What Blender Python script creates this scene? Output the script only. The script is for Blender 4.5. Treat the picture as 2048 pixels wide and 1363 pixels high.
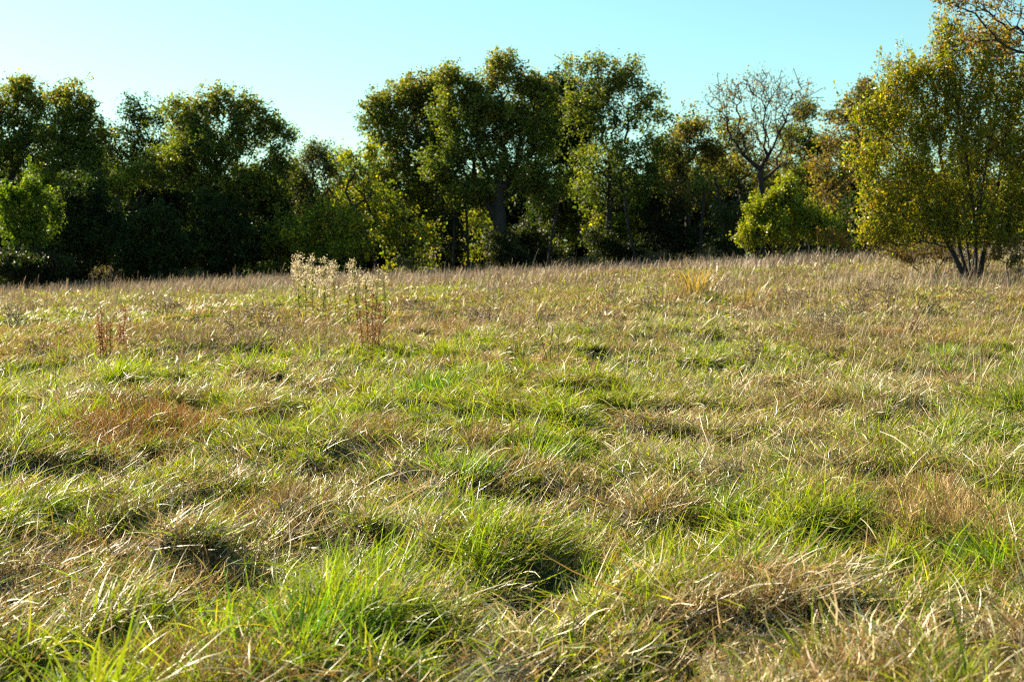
import bpy, math, random
import numpy as np

# ------------------------------------------------------------------ camera, sky, sun, exposure
for o in list(bpy.data.objects):
    bpy.data.objects.remove(o)
scn = bpy.context.scene
COL = scn.collection
CAM_Z, PITCH, FPX, DIST_END = 1.55, math.radians(3.25), 2844.4, 6000.0
cd = bpy.data.cameras.new('camera')
cam = bpy.data.objects.new('camera', cd)
COL.objects.link(cam)
cam.location = (0, 0, CAM_Z)
cam.rotation_euler = (math.radians(90) - PITCH, 0, 0)
cd.lens = 50
cd.sensor_width = 36
cd.clip_start = 0.05
cd.clip_end = DIST_END
cd.dof.use_dof = True
cd.dof.focus_distance = 10.5
cd.dof.aperture_fstop = 4.0
scn.camera = cam

SUN_EL, SUN_AZ = math.radians(31), math.radians(-50)       # azimuth measured from +Y (view), clockwise
world = bpy.data.worlds.new('World')
scn.world = world
world.use_nodes = True
wn = world.node_tree
wn.nodes.clear()
sky = wn.nodes.new('ShaderNodeTexSky')
sky.sky_type = 'NISHITA'
sky.sun_disc = False
sky.sun_elevation = SUN_EL
sky.sun_rotation = SUN_AZ
sky.air_density = 1.0
sky.dust_density = 0.55
sky.ozone_density = 1.0
tint = wn.nodes.new('ShaderNodeMix')
tint.data_type = 'RGBA'
tint.blend_type = 'MULTIPLY'
tint.inputs[0].default_value = 1.0
tint.inputs[7].default_value = (0.69, 1.00, 0.88, 1)
bg = wn.nodes.new('ShaderNodeBackground')
bg.inputs['Strength'].default_value = 0.051
wo = wn.nodes.new('ShaderNodeOutputWorld')
wn.links.new(sky.outputs[0], tint.inputs[6])
wn.links.new(tint.outputs[2], bg.inputs['Color'])
wn.links.new(bg.outputs[0], wo.inputs['Surface'])
sd = bpy.data.lights.new('sun', 'SUN')
sun = bpy.data.objects.new('sun', sd)
COL.objects.link(sun)
sd.energy = 5.0
sd.angle = math.radians(0.5)
sd.color = (1.0, 0.87, 0.64)
sun.rotation_euler = (math.radians(90) - SUN_EL, 0, math.pi - SUN_AZ)
scn.view_settings.view_transform = 'Standard'
scn.view_settings.look = 'None'
scn.view_settings.gamma = 1
scn.view_settings.exposure = 1.86
scn.cycles.max_bounces = 6
scn.cycles.diffuse_bounces = 3
scn.cycles.transmission_bounces = 4
scn.cycles.use_denoising = False
scn.cycles.pixel_filter_type = 'BLACKMAN_HARRIS'
scn.cycles.filter_width = 1.05

rng = np.random.default_rng(11)
random.seed(5)

# ------------------------------------------------------------------ noise and terrain
def _hash(ix, iy, s):
    h = (ix.astype(np.int64) * 374761393 + iy.astype(np.int64) * 668265263 + s * 1442695041) & 0xffffffff
    h = ((h ^ (h >> 13)) * 1274126177) & 0xffffffff
    return ((h ^ (h >> 16)) & 0xffff) / 65535.0

def vn(x, y, s=0):
    ix, iy = np.floor(x), np.floor(y)
    fx, fy = x - ix, y - iy
    ux, uy = fx * fx * (3 - 2 * fx), fy * fy * (3 - 2 * fy)
    a, b = _hash(ix, iy, s), _hash(ix + 1, iy, s)
    c, d = _hash(ix, iy + 1, s), _hash(ix + 1, iy + 1, s)
    return (a * (1 - ux) + b * ux) * (1 - uy) + (c * (1 - ux) + d * ux) * uy

def fbm(x, y, s=0, n=3):
    t, a, w = 0, 1.0, 0
    for k in range(n):
        t = t + a * vn(x * 2 ** k, y * 2 ** k, s + 17 * k)
        w += a
        a *= 0.5
    return t / w

def sstep(a, b, x):
    t = np.clip((x - a) / (b - a), 0, 1)
    return t * t * (3 - 2 * t)

def macro(x, y):
    d = np.sqrt(x * x + y * y)
    xs = 40 * np.tanh(x / 40)
    lat = 0.50 + np.where(xs > 0, 0.046, 0.040) * xs
    z = sstep(6, 72, np.where(y > 0, d, 0)) * lat
    z = z + (fbm(x / 9 + 4.2, y / 9, 3, 2) - 0.5) * 0.30 * sstep(5, 16, d)
    return z

def micro(x, y):
    q = fbm(x / 0.42 + 9, y / 0.6, 12, 2)
    return (sstep(.33, .62, q) - .5) * 0.17 + (fbm(x / 0.9, y / 0.9, 8, 2) - 0.5) * 0.16 + (fbm(x / 2.3, y / 2.3, 9, 1) - 0.5) * 0.22

def ground(x, y):
    x, y = np.asarray(x, float), np.asarray(y, float)
    return macro(x, y) + micro(x, y)

def ray(px, py):
    u, v = (px - 1024) / FPX, (681.5 - py) / FPX
    return u, math.cos(PITCH) + v * math.sin(PITCH), -math.sin(PITCH) + v * math.cos(PITCH)

def P(px, py, d):
    """the world point d metres ahead on the line of sight through a pixel of the photograph"""
    u, y, z = ray(px, py)
    return np.array((u / y * d, d, CAM_Z + z / y * d))

def onground(px, py):
    u, y, z = ray(px, py)
    for d in np.geomspace(2.5, 140, 700):
        x, yy, zz = u / y * d, d, CAM_Z + z / y * d
        if zz <= float(macro(np.array(x), np.array(yy))):
            break
    return x, yy

# ------------------------------------------------------------------ mesh helpers
def mesh(name, V, F, mat, C=None, smooth=True, sides=None):
    """V (n,3); F (m,4) quads or (m,3) tris; C (n,3) surface colour"""
    me = bpy.data.meshes.new(name)
    k = F.shape[1]
    me.vertices.add(len(V))
    me.vertices.foreach_set('co', np.ascontiguousarray(V, dtype=np.float32).ravel())
    me.loops.add(F.size)
    me.loops.foreach_set('vertex_index', np.ascontiguousarray(F, dtype=np.int32).ravel())
    me.polygons.add(len(F))
    me.polygons.foreach_set('loop_start', np.arange(0, F.size, k, dtype=np.int32))
    me.polygons.foreach_set('use_smooth', np.full(len(F), smooth))
    if C is not None:
        a = me.color_attributes.new('Col', 'FLOAT_COLOR', 'POINT')
        cc = np.ones((len(V), 4), np.float32)
        cc[:, :3] = C
        a.data.foreach_set('color', cc.ravel())
    me.update()
    me.materials.append(mat)
    return me

def link(name, me, parent=None):
    o = bpy.data.objects.new(name, me)
    COL.objects.link(o)
    if parent is not None:
        o.parent = parent
    return o

def tag(o, label=None, cat=None, group=None, kind=None):
    if label: o['label'] = label
    if cat: o['category'] = cat
    if group: o['group'] = group
    if kind: o['kind'] = kind
    return o

def thing(name, loc, label, cat, group=None):
    o = link(name, None)
    o.location = loc
    return tag(o, label, cat, group)

# ------------------------------------------------------------------ materials
def new_mat(name):
    m = bpy.data.materials.new(name)
    m.use_nodes = True
    m.node_tree.nodes.clear()
    return m, m.node_tree.nodes, m.node_tree.links

def leaf_mat(name, rough=0.4, trans=0.35, spec=0.5, tgain=(1.15, 1.2, 0.6)):
    m, n, l = new_mat(name)
    at = n.new('ShaderNodeAttribute'); at.attribute_name = 'Col'
    geo = n.new('ShaderNodeNewGeometry')
    no = n.new('ShaderNodeTexNoise'); no.inputs['Scale'].default_value = 9.0
    mr = n.new('ShaderNodeMapRange')
    mr.inputs[1].default_value = 0.3; mr.inputs[2].default_value = 0.7
    mr.inputs[3].default_value = 0.78; mr.inputs[4].default_value = 1.22
    l.new(geo.outputs['Position'], no.inputs['Vector'])
    l.new(no.outputs['Fac'], mr.inputs[0])
    vm = n.new('ShaderNodeVectorMath'); vm.operation = 'SCALE'
    l.new(at.outputs['Color'], vm.inputs[0]); l.new(mr.outputs[0], vm.inputs['Scale'])
    pb = n.new('ShaderNodeBsdfPrincipled')
    pb.inputs['Roughness'].default_value = rough
    pb.inputs['Specular IOR Level'].default_value = spec
    l.new(vm.outputs[0], pb.inputs['Base Color'])
    tg = n.new('ShaderNodeVectorMath'); tg.operation = 'MULTIPLY'; tg.inputs[1].default_value = tgain
    l.new(vm.outputs[0], tg.inputs[0])
    tr = n.new('ShaderNodeBsdfTranslucent')
    l.new(tg.outputs[0], tr.inputs['Color'])
    mx = n.new('ShaderNodeMixShader'); mx.inputs[0].default_value = trans
    l.new(pb.outputs[0], mx.inputs[1]); l.new(tr.outputs[0], mx.inputs[2])
    o = n.new('ShaderNodeOutputMaterial'); l.new(mx.outputs[0], o.inputs['Surface'])
    return m

def bark_mat(name, c1, c2, scale=6):
    m, n, l = new_mat(name)
    tc = n.new('ShaderNodeTexCoord')
    mp = n.new('ShaderNodeMapping'); mp.inputs['Scale'].default_value = (1, 1, 0.18)
    l.new(tc.outputs['Object'], mp.inputs[0])
    no = n.new('ShaderNodeTexNoise'); no.inputs['Scale'].default_value = scale; no.inputs['Detail'].default_value = 5
    l.new(mp.outputs[0], no.inputs['Vector'])
    cr = n.new('ShaderNodeValToRGB')
    cr.color_ramp.elements[0].color = (*c1, 1); cr.color_ramp.elements[1].color = (*c2, 1)
    cr.color_ramp.elements[0].position = 0.3; cr.color_ramp.elements[1].position = 0.7
    l.new(no.outputs['Fac'], cr.inputs[0])
    bp = n.new('ShaderNodeBump'); bp.inputs['Strength'].default_value = 0.7; bp.inputs['Distance'].default_value = 0.03
    l.new(no.outputs['Fac'], bp.inputs['Height'])
    pb = n.new('ShaderNodeBsdfPrincipled'); pb.inputs['Roughness'].default_value = 0.85
    l.new(cr.outputs[0], pb.inputs['Base Color']); l.new(bp.outputs[0], pb.inputs['Normal'])
    o = n.new('ShaderNodeOutputMaterial'); l.new(pb.outputs[0], o.inputs['Surface'])
    return m

M_LEAF = leaf_mat('tree_leaf', 0.5, 0.45, 0.3, (1.5, 1.6, 0.45))
M_LEAF_GLOSS = leaf_mat('glossy_leaf', 0.36, 0.50, 0.45, (1.6, 1.5, 0.35))
M_GREEN = leaf_mat('green_grass_blade', 0.42, 0.45, 0.4, (1.45, 1.45, 0.4))
M_DEAD = leaf_mat('dry_grass_blade', 0.48, 0.22, 0.45, (1.1, 1.0, 0.7))
M_WEED = leaf_mat('dry_weed', 0.6, 0.18, 0.3, (1.1, 1.0, 0.8))
M_FLUFF = leaf_mat('seed_fluff', 0.8, 0.5, 0.1, (1.0, 1.0, 0.95))
M_BARK = bark_mat('grey_brown_bark', (0.010, 0.008, 0.007), (0.030, 0.025, 0.020))  # darker than real bark: the wood's shade is put into this colour
M_TWIG = bark_mat('pale_twig_bark', (0.10, 0.08, 0.06), (0.24, 0.20, 0.16), 14)

m, n, l = new_mat('meadow_soil')
tc = n.new('ShaderNodeTexCoord')
no = n.new('ShaderNodeTexNoise'); no.inputs['Scale'].default_value = 5.0; no.inputs['Detail'].default_value = 8
l.new(tc.outputs['Object'], no.inputs['Vector'])
cr = n.new('ShaderNodeValToRGB')
cr.color_ramp.elements[0].position = 0.35; cr.color_ramp.elements[0].color = (0.018, 0.013, 0.008, 1)
cr.color_ramp.elements[1].position = 0.7; cr.color_ramp.elements[1].color = (0.060, 0.045, 0.024, 1)
e = cr.color_ramp.elements.new(0.52); e.color = (0.030, 0.030, 0.012, 1)
l.new(no.outputs['Fac'], cr.inputs[0])
bp = n.new('ShaderNodeBump'); bp.inputs['Strength'].default_value = 0.8; bp.inputs['Distance'].default_value = 0.05
l.new(no.outputs['Fac'], bp.inputs['Height'])
pb = n.new('ShaderNodeBsdfPrincipled'); pb.inputs['Roughness'].default_value = 0.95
l.new(cr.outputs[0], pb.inputs['Base Color']); l.new(bp.outputs[0], pb.inputs['Normal'])
oo = n.new('ShaderNodeOutputMaterial'); l.new(pb.outputs[0], oo.inputs['Surface'])
M_SOIL = m

# ------------------------------------------------------------------ the ground sheet (rings round the camera, finest near it)
def build_ground():
    na = 900
    rad = np.concatenate([[0.05], np.geomspace(0.4, 130, 240), np.geomspace(150, 4000, 14)])
    ang = np.linspace(0, 2 * np.pi, na, endpoint=False)
    R, A = np.meshgrid(rad, ang, indexing='ij')
    X, Y = R * np.sin(A), R * np.cos(A)
    Z = macro(X, Y) + micro(X, Y) * (R < 140)
    V = np.stack([X, Y, Z], -1).reshape(-1, 3)
    i = np.arange(len(rad) - 1)[:, None] * na
    j = np.arange(na)[None]
    jn = (j + 1) % na
    F = np.stack([i + j, i + na + j, i + na + jn, i + jn], -1).reshape(-1, 4)[:, ::-1]
    o = link('ground', mesh('ground', V, F, M_SOIL))
    tag(o, 'gently rising meadow soil under the grass', None, None, 'structure')
build_ground()

# ------------------------------------------------------------------ blades
def blades(B, L, W, az, th0, bend, c0, c1, segs=4, curl=0.0, roll=None, tipw=0.12, floor=None):
    """curved tapering ribbons; B (n,3) roots, th0 lean from vertical at the root, bend added up to the tip"""
    n = len(B)
    s = np.linspace(0, 1, segs + 1)
    sm = (s[1:] + s[:-1]) / 2
    th = th0[:, None] + bend[:, None] * sm[None] ** 1.3
    ph = az[:, None] + (np.asarray(curl) * np.ones(n))[:, None] * sm[None]
    st = np.stack([np.sin(th) * np.cos(ph), np.sin(th) * np.sin(ph), np.cos(th)], -1) * (L / segs)[:, None, None]
    C = np.concatenate([np.zeros((n, 1, 3)), np.cumsum(st, 1)], 1) + B[:, None]
    if floor is not None:
        lo = B[:, None, 2] + floor[:, None] * s[None]
        C[:, :, 2] = np.maximum(C[:, :, 2], lo)
    T = np.gradient(C, axis=1)
    T /= np.linalg.norm(T, axis=2, keepdims=True) + 1e-9
    side = np.stack([-np.sin(az), np.cos(az), np.zeros(n)], -1)[:, None]
    side = side - T * (side * T).sum(2, keepdims=True)
    side /= np.linalg.norm(side, axis=2, keepdims=True) + 1e-9
    if roll is None:
        roll = rng.normal(0, 0.9, n)
    rr = roll[:, None] * (0.4 + 0.9 * s[None])
    up = np.cross(T, side)
    sv = side * np.cos(rr)[..., None] + up * np.sin(rr)[..., None]
    w = W[:, None] * 0.5 * (0.75 + 1.0 * s - 0.0 * s) [None] * np.clip((1 - s) * 1.7, tipw, 1)[None]
    Va = C + sv * w[..., None]
    Vb = C - sv * w[..., None]
    V = np.stack([Va, Vb], 2).reshape(-1, 3)
    k = segs + 1
    i = (np.arange(n) * k * 2)[:, None] + np.arange(segs)[None] * 2
    F = np.stack([i, i + 1, i + 3, i + 2], -1).reshape(-1, 4)
    Cc = c0[:, None] * (1 - s[None, :, None]) + c1[:, None] * s[None, :, None]
    Cc = np.repeat(Cc[:, :, None], 2, 2).reshape(-1, 3)
    return V, F, Cc

class Bag:
    def __init__(self): self.V, self.F, self.C, self.n = [], [], [], 0
    def add(self, V, F, C):
        self.V.append(V); self.F.append(F + self.n); self.C.append(C); self.n += len(V)
    def build(self, name, mat, parent=None, origin=None, smooth=True):
        V = np.concatenate(self.V)
        if origin is not None:
            V = V - np.asarray(origin)[None]
        return link(name, mesh(name, V, np.concatenate(self.F), mat, np.concatenate(self.C), smooth), parent)

def jit(c, n, v=0.18, h=0.07):
    """n copies of a colour with natural spread in brightness and hue"""
    c = np.asarray(c, float)
    if c.ndim == 1:
        c = np.repeat(c[None], n, 0)
    return np.clip(c * np.exp(rng.normal(0, v, (n, 1))) * np.exp(rng.normal(0, h, (n, 3))), 0.002, 0.9)

# ------------------------------------------------------------------ meadow: what grows where
# centre and half size of patches, read off the photo and laid on the ground; kinds: fuzz, straw, rust, pale, green, grey
PATCHES = [
    (520, 1060, 130, 36, 'fuzz', 1), (950, 912, 70, 26, 'fuzz', .9), (1650, 835, 130, 34, 'fuzz', .9), (1960, 800, 110, 50, 'fuzz', .8),
    (60, 1160, 110, 50, 'fuzz', .6), (700, 790, 90, 26, 'fuzz', .6), (1320, 1050, 80, 60, 'straw', .9), (1860, 1080, 210, 110, 'fuzztan', 1),
    (1720, 925, 90, 34, 'fuzztan', .9), (300, 885, 170, 42, 'rust', 1), (915, 642, 80, 26, 'grey', .9), (1150, 640, 130, 42, 'rosy', .9),
    (450, 655, 90, 45, 'grey', .7), (1740, 600, 190, 60, 'grey', .8), (1200, 790, 80, 26, 'fuzz', .8), (1900, 665, 100, 26, 'rosy', .8),
    (110, 690, 120, 20, 'rosy', .6), (1420, 560, 90, 26, 'rosy', .6), (1130, 960, 90, 30, 'fuzz', .6), (560, 1250, 80, 40, 'fuzz', .7),
    (400, 1180, 80, 40, 'fuzz', .6), (200, 960, 120, 36, 'fuzztan', .5), (1600, 700, 140, 30, 'rosy', .4), (620, 610, 120, 20, 'rosy', .5),
    (1560, 1290, 120, 60, 'straw', .7), (1000, 570, 200, 14, 'straw', .5), (1440, 1320, 160, 60, 'fuzztan', .5), (1090, 600, 60, 18, 'rosy', .7),
    (400, 800, 130, 45, 'pale', 1), (120, 850, 140, 45, 'pale', .9), (640, 985, 130, 36, 'pale', .9), (320, 1140, 150, 55, 'pale', .9),
    (1000, 985, 110, 28, 'pale', .9), (1400, 820, 70, 30, 'pale', 1), (300, 640, 200, 26, 'pale', .7), (1180, 1090, 140, 40, 'pale', .7),
    (1520, 985, 90, 28, 'pale', .6), (1700, 770, 110, 26, 'pale', .5), (1250, 1230, 160, 60, 'pale', .8), (200, 1300, 130, 60, 'pale', .7),
    (860, 790, 80, 30, 'green', 1.), (1060, 880, 80, 40, 'green', .9), (900, 1040, 110, 40, 'green', .9), (680, 1190, 170, 110, 'green', 1.),
    (960, 1130, 150, 50, 'green', .9), (1990, 1140, 90, 50, 'green', 1.2), (50, 1090, 120, 50, 'green', .8), (590, 880, 130, 40, 'green', .8),
    (1300, 930, 140, 50, 'green', .6), (1560, 970, 160, 40, 'green', .6), (1840, 870, 160, 40, 'green', .7), (1930, 720, 120, 30, 'green', .6),
    (560, 1310, 200, 60, 'green', 1.2), (1700, 1290, 200, 60, 'green', .5), (80, 940, 90, 36, 'green', .7), (640, 730, 160, 26, 'green', .5),
    (980, 680, 60, 16, 'green', .5), (1480, 690, 120, 24, 'green', .5), (1180, 560, 200, 14, 'green', .5), (1950, 590, 140, 16, 'green', .6),
    (230, 600, 220, 18, 'green', .6), (880, 600, 160, 18, 'green', .4), (60, 760, 90, 30, 'green', .4), (1030, 1300, 220, 70, 'green', .4),
]
PW = []
for (px, py, rx, ry, kd, w) in PATCHES:
    x, y = onground(px, py)
    x1, y1 = onground(px, py + ry)
    x2, y2 = onground(px, py - ry)
    PW.append((x, y, rx * y / FPX, max(0.25, (y2 - y1) / 2), kd, w))

def fields(x, y):
    f = {k: np.zeros(len(x)) for k in ('fuzz', 'straw', 'rust', 'pale', 'green', 'grey', 'rosy', 'fuzztan')}
    wx = x + (fbm(x / .6, y / .6, 31, 2) - .5) * .5
    wy = y + (fbm(x / .6, y / .6, 32, 2) - .5) * .9
    for (cx, cy, rx, ry, kd, w) in PW:
        q = ((wx - cx) / rx) ** 2 + ((wy - cy) / ry) ** 2
        f[kd] = np.maximum(f[kd], w * np.exp(-q * 0.9))
    a = fbm(x / 1.6, y / 1.9, 41, 3); b = fbm(x / 1.3, y / 1.6, 42, 3); c = fbm(x / 1.1, y / 1.7, 43, 3); d = fbm(x / 2.4, y / 3.1, 44, 3)
    f['green'] = np.maximum(f['green'], sstep(.40, .60, a) * .75)
    f['pale'] = np.maximum(f['pale'], sstep(.50, .66, b) * .8)
    f['fuzz'] = np.maximum(f['fuzz'], sstep(.54, .70, c) * .6)
    f['rosy'] = np.maximum(f['rosy'], sstep(.50, .62, d) * .9 * sstep(12, 22, y))
    e = fbm(x / 2.8 + 7, y / 4.5, 45, 3)
    f['grey'] = np.maximum(f['grey'], sstep(.52, .62, e) * .9 * sstep(14, 24, y))
    f['green'] = f['green'] * (1 - .6 * np.maximum(f['rosy'], f['grey']))
    return f

LO, HI = -0.47, 0.47                                    # the field is planted a little wider than the frame
def scatter(n, d0, d1, power=2.0):
    """points in the wedge ahead of the camera between two distances, evenly spread for power 2"""
    u = rng.random(n)
    d = (d0 ** power + u * (d1 ** power - d0 ** power)) ** (1 / power)
    t = LO + (HI - LO) * rng.random(n)
    return t * (d + 1.5), d

WIND = 0.35                                             # flattened mostly towards the right, a little away
def lean_dir(x, y, spread):
    base = WIND + (fbm(x / 1.7, y / 1.7, 51, 2) - .5) * 7.5
    return base + rng.normal(0, spread, len(x))

GREEN_A, GREEN_B, GREEN_C = np.array((.130, .195, .012)), np.array((.26, .285, .018)), np.array((.055, .105, .012))
STRAW, PALE, TAN = np.array((.40, .29, .10)), np.array((.56, .47, .31)), np.array((.32, .215, .085))
BROWN, RUST, GREYB, ROSY = np.array((.26, .155, .05)), np.array((.36, .14, .03)), np.array((.23, .175, .105)), np.array((.44, .28, .10))

def mixpal(n, cols, p):
    cols = np.array(cols)
    return cols[rng.choice(len(cols), n, p=np.array(p) / sum(p))]

def tussocks(density, d0, d1):
    n = int(density * (HI - LO) * (d1 ** 2 - d0 ** 2) / 2)
    return scatter(n, d0, d1)

def grow(bag_green, bag_dead, bag_weed, d0, d1, dens, wmin, segs, hs=1.0):
    area = (HI - LO) * (d1 ** 2 - d0 ** 2) / 2
    dm = (d0 + d1) / 2
    # ---- green blades in tussocks
    tx, ty = tussocks(15 if dm < 25 else 4, d0, d1)
    f = fields(tx, ty)
    g = f['green'] * (1 + .4 * (1 - sstep(5, 9, ty))) * (1 - .45 * sstep(14, 30, ty)) * (1 - .7 * np.maximum.reduce([f['fuzz'], f['fuzztan'], f['rust'], f['pale'] * .6])) + .36
    vig = np.exp(rng.normal(0, .25, len(tx)))
    tl = (0.07 + 0.075 * np.clip(g, 0, 1.2)) * vig
    pr = g * vig
    N = int(dens * area * 1.2)
    k = rng.choice(len(tx), N, p=pr / pr.sum())
    sp = 0.085 if dm < 25 else 0.22
    a = rng.random(N) * 2 * np.pi
    r = np.abs(rng.normal(0, sp, N))
    x, y = tx[k] + r * np.cos(a), ty[k] + r * np.sin(a)
    out = np.arctan2(np.sin(a) * r * 5 + np.sin(lean_dir(x, y, 1.2)) * .9, np.cos(a) * r * 5 + np.cos(lean_dir(x, y, 1.2)) * .9)
    B = np.stack([x, y, ground(x, y) - .01], -1)
    L = tl[k] * np.exp(rng.normal(0, .35, N)) * hs * 1.05
    W = np.maximum(wmin, rng.uniform(.0035, .0085, N))
    up = rng.random(N) < .20
    th0 = np.where(up, rng.uniform(.05, .6, N), rng.uniform(.6, 1.4, N))
    bend = np.where(up, rng.uniform(.1, .9, N), rng.uniform(.5, 1.5, N))
    tc = rng.random(len(tx))[k]
    c0 = jit(GREEN_C + (GREEN_A - GREEN_C) * rng.random((N, 1)), N)
    mixv = np.clip(rng.normal(.45, .3, N) + (tc - .5) * .8, 0, 1)[:, None]
    c1 = jit(GREEN_A * (1 - mixv) + GREEN_B * mixv, N)
    yel = rng.random(N) < .12
    far = (rng.random(N) < .30 * sstep(16, 34, y))
    c1[far] = jit(np.array((.30, .24, .15)), int(far.sum()))
    c1[yel] = jit(np.array((.32, .27, .07)), int(yel.sum()))
    bag_green.add(*blades(B, L, W, out, th0, bend, c0, c1, segs, rng.normal(0, .5, N), floor=rng.uniform(.03, .12, N)))
    # ---- dead, flattened blades everywhere, thick in the pale patches
    N = int(dens * area * .56)
    x, y = scatter(N * 2, d0, d1)
    f = fields(x, y)
    p = .24 + .8 * f['pale'] + .5 * f['straw'] + .35 * f['rosy']
    keep = rng.random(N * 2) < p / 1.5
    x, y = x[keep], y[keep]
    f = {q: v[keep] for q, v in f.items()}
    N = len(x)
    B = np.stack([x, y, ground(x, y) + rng.uniform(0, .07, N)], -1)
    L = rng.uniform(.045, .16, N) * np.exp(rng.normal(0, .35, N)) * (1 + .4 * f['pale']) * hs
    W = np.maximum(wmin * rng.uniform(.6, 1.3, N), rng.uniform(.002, .0065, N) * (1 + .7 * f['pale'] * rng.random(N)))
    th0 = rng.uniform(.7, 1.5, N)
    bend = rng.normal(.35, .5, N)
    wide = rng.random(N) < .04
    W = np.where(wide, np.maximum(W, .0075), W)
    L = np.where(wide, L * 1.5, L)
    pal = rng.random(N)
    c = np.where((pal < .12 + .5 * f['pale'])[:, None], PALE, STRAW)
    c = np.where((pal > .85 - .3 * f['grey'] - .2 * f['fuzz'])[:, None], TAN, c)
    c = np.where((rng.random(N) < f['rosy'] * .8)[:, None], ROSY, c)
    c = np.where((rng.random(N) < .16)[:, None], GREYB, c)
    bag_dead.add(*blades(B, L, W, lean_dir(x, y, 1.3), th0, bend, jit(c * .85, N), jit(c, N), max(2, segs - 1), rng.normal(0, .9, N), floor=rng.uniform(-.01, .12, N)))
    # ---- long thin blades lying loose over everything, every which way
    for bag_, cols, wts, part in ((bag_green, [GREEN_C, GREEN_A, GREEN_B], [1, 2, 1], .05), (bag_dead, [STRAW, PALE, TAN, GREYB], [2, 3, 1, 2], .035)):
        N = int(dens * area * part)
        x, y = scatter(N, d0, d1)
        B = np.stack([x, y, ground(x, y) + rng.uniform(.02, .08, N)], -1)
        c = mixpal(N, cols, wts)
        bag_.add(*blades(B, rng.uniform(.16, .34, N) * hs, np.maximum(wmin, rng.uniform(.0025, .006, N)), lean_dir(x, y, 2.0), rng.uniform(.6, 1.4, N), rng.uniform(.2, 1.2, N), jit(c * .9, N), jit(c, N), segs + 1,
                         rng.normal(0, .9, N), floor=rng.uniform(.04, .12, N)))
    # ---- thatch: short dull litter lying flat over the soil
    N = int(dens * area * .34)
    x, y = scatter(N, d0, d1)
    B = np.stack([x, y, ground(x, y) + rng.uniform(.002, .03, N)], -1)
    c = mixpal(N, [(.16, .12, .055), (.11, .10, .035), (.08, .10, .022), (.24, .19, .10)], [3, 3, 3, 1])
    bag_weed.add(*blades(B, rng.uniform(.05, .15, N) * hs, np.maximum(wmin * 1.2, rng.uniform(.004, .009, N)), rng.random(N) * 6.28, rng.uniform(1.15, 1.6, N), rng.normal(0, .3, N), jit(c, N, .25), jit(c, N, .25), 2,
                         rng.normal(0, .8, N), tipw=.3, floor=rng.uniform(.0, .06, N)))
    # ---- wiry dead weed and fine stalks
    N = int(dens * area * (.75 if dm < 25 else .5))
    x, y = scatter(N * 2, d0, d1)
    f = fields(x, y)
    q = np.maximum.reduce([f['fuzz'], f['fuzztan'], f['rust'] * 1.3, f['grey'], f['rosy'] * .7, f['straw'] * .6]) + .10
    keep = rng.random(N * 2) < q
    x, y = x[keep], y[keep]
    f = {k2: v[keep] for k2, v in f.items()}
    N = len(x)
    q = q[keep]
    L = rng.uniform(.04, .15, N) * (.7 + .6 * q) * hs
    B = np.stack([x, y, ground(x, y) + rng.uniform(0, .09, N) * q], -1)
    W = np.maximum(wmin * .55, rng.uniform(.0018, .0036, N))
    w = np.stack([f['fuzz'] + .12, f['fuzztan'], f['rust'], f['grey'], f['rosy'] * .8, f['straw']], 1)
    w = w / w.sum(1, keepdims=True)
    sel = (w.cumsum(1) < rng.random(N)[:, None]).sum(1).clip(0, 5)
    pal = np.array([BROWN, TAN * 1.15, RUST, GREYB, ROSY, STRAW])[sel]
    alt = rng.random(N)
    pal = np.where((alt < .22)[:, None], TAN, pal)
    pal = np.where((alt > .9)[:, None], STRAW, pal)
    bag_weed.add(*blades(B, L, W, rng.uniform(0, 6.28, N), rng.uniform(.05, 1.25, N), rng.normal(.2, .5, N), jit(pal * .75, N, .25), jit(pal, N, .25), 2, rng.normal(0, 1, N), tipw=.5))

gg, gd, gw = Bag(), Bag(), Bag()
grow(gg, gd, gw, 2.6, 9, 3000, .0035, 5)
grow(gg, gd, gw, 9, 16, 2000, .0060, 4)
grow(gg, gd, gw, 16, 28, 950, .010, 3)
grow(gg, gd, gw, 28, 52, 330, .018, 3, 1.15)
grow(gg, gd, gw, 52, 98, 105, .034, 2, 1.3)
o = gg.build('green_grass', M_GREEN)
tag(o, 'fresh green grass blades growing in leaning tufts across the meadow', 'grass', None, 'stuff')
o = gd.build('dry_grass', M_DEAD)
tag(o, 'dead pale straw blades lying flattened over the meadow', 'dry grass', None, 'stuff')
o = gw.build('dead_weed_cover', M_WEED)
tag(o, 'fine wiry brown weed growth in patches over the meadow', 'dead weeds', None, 'stuff')

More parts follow.
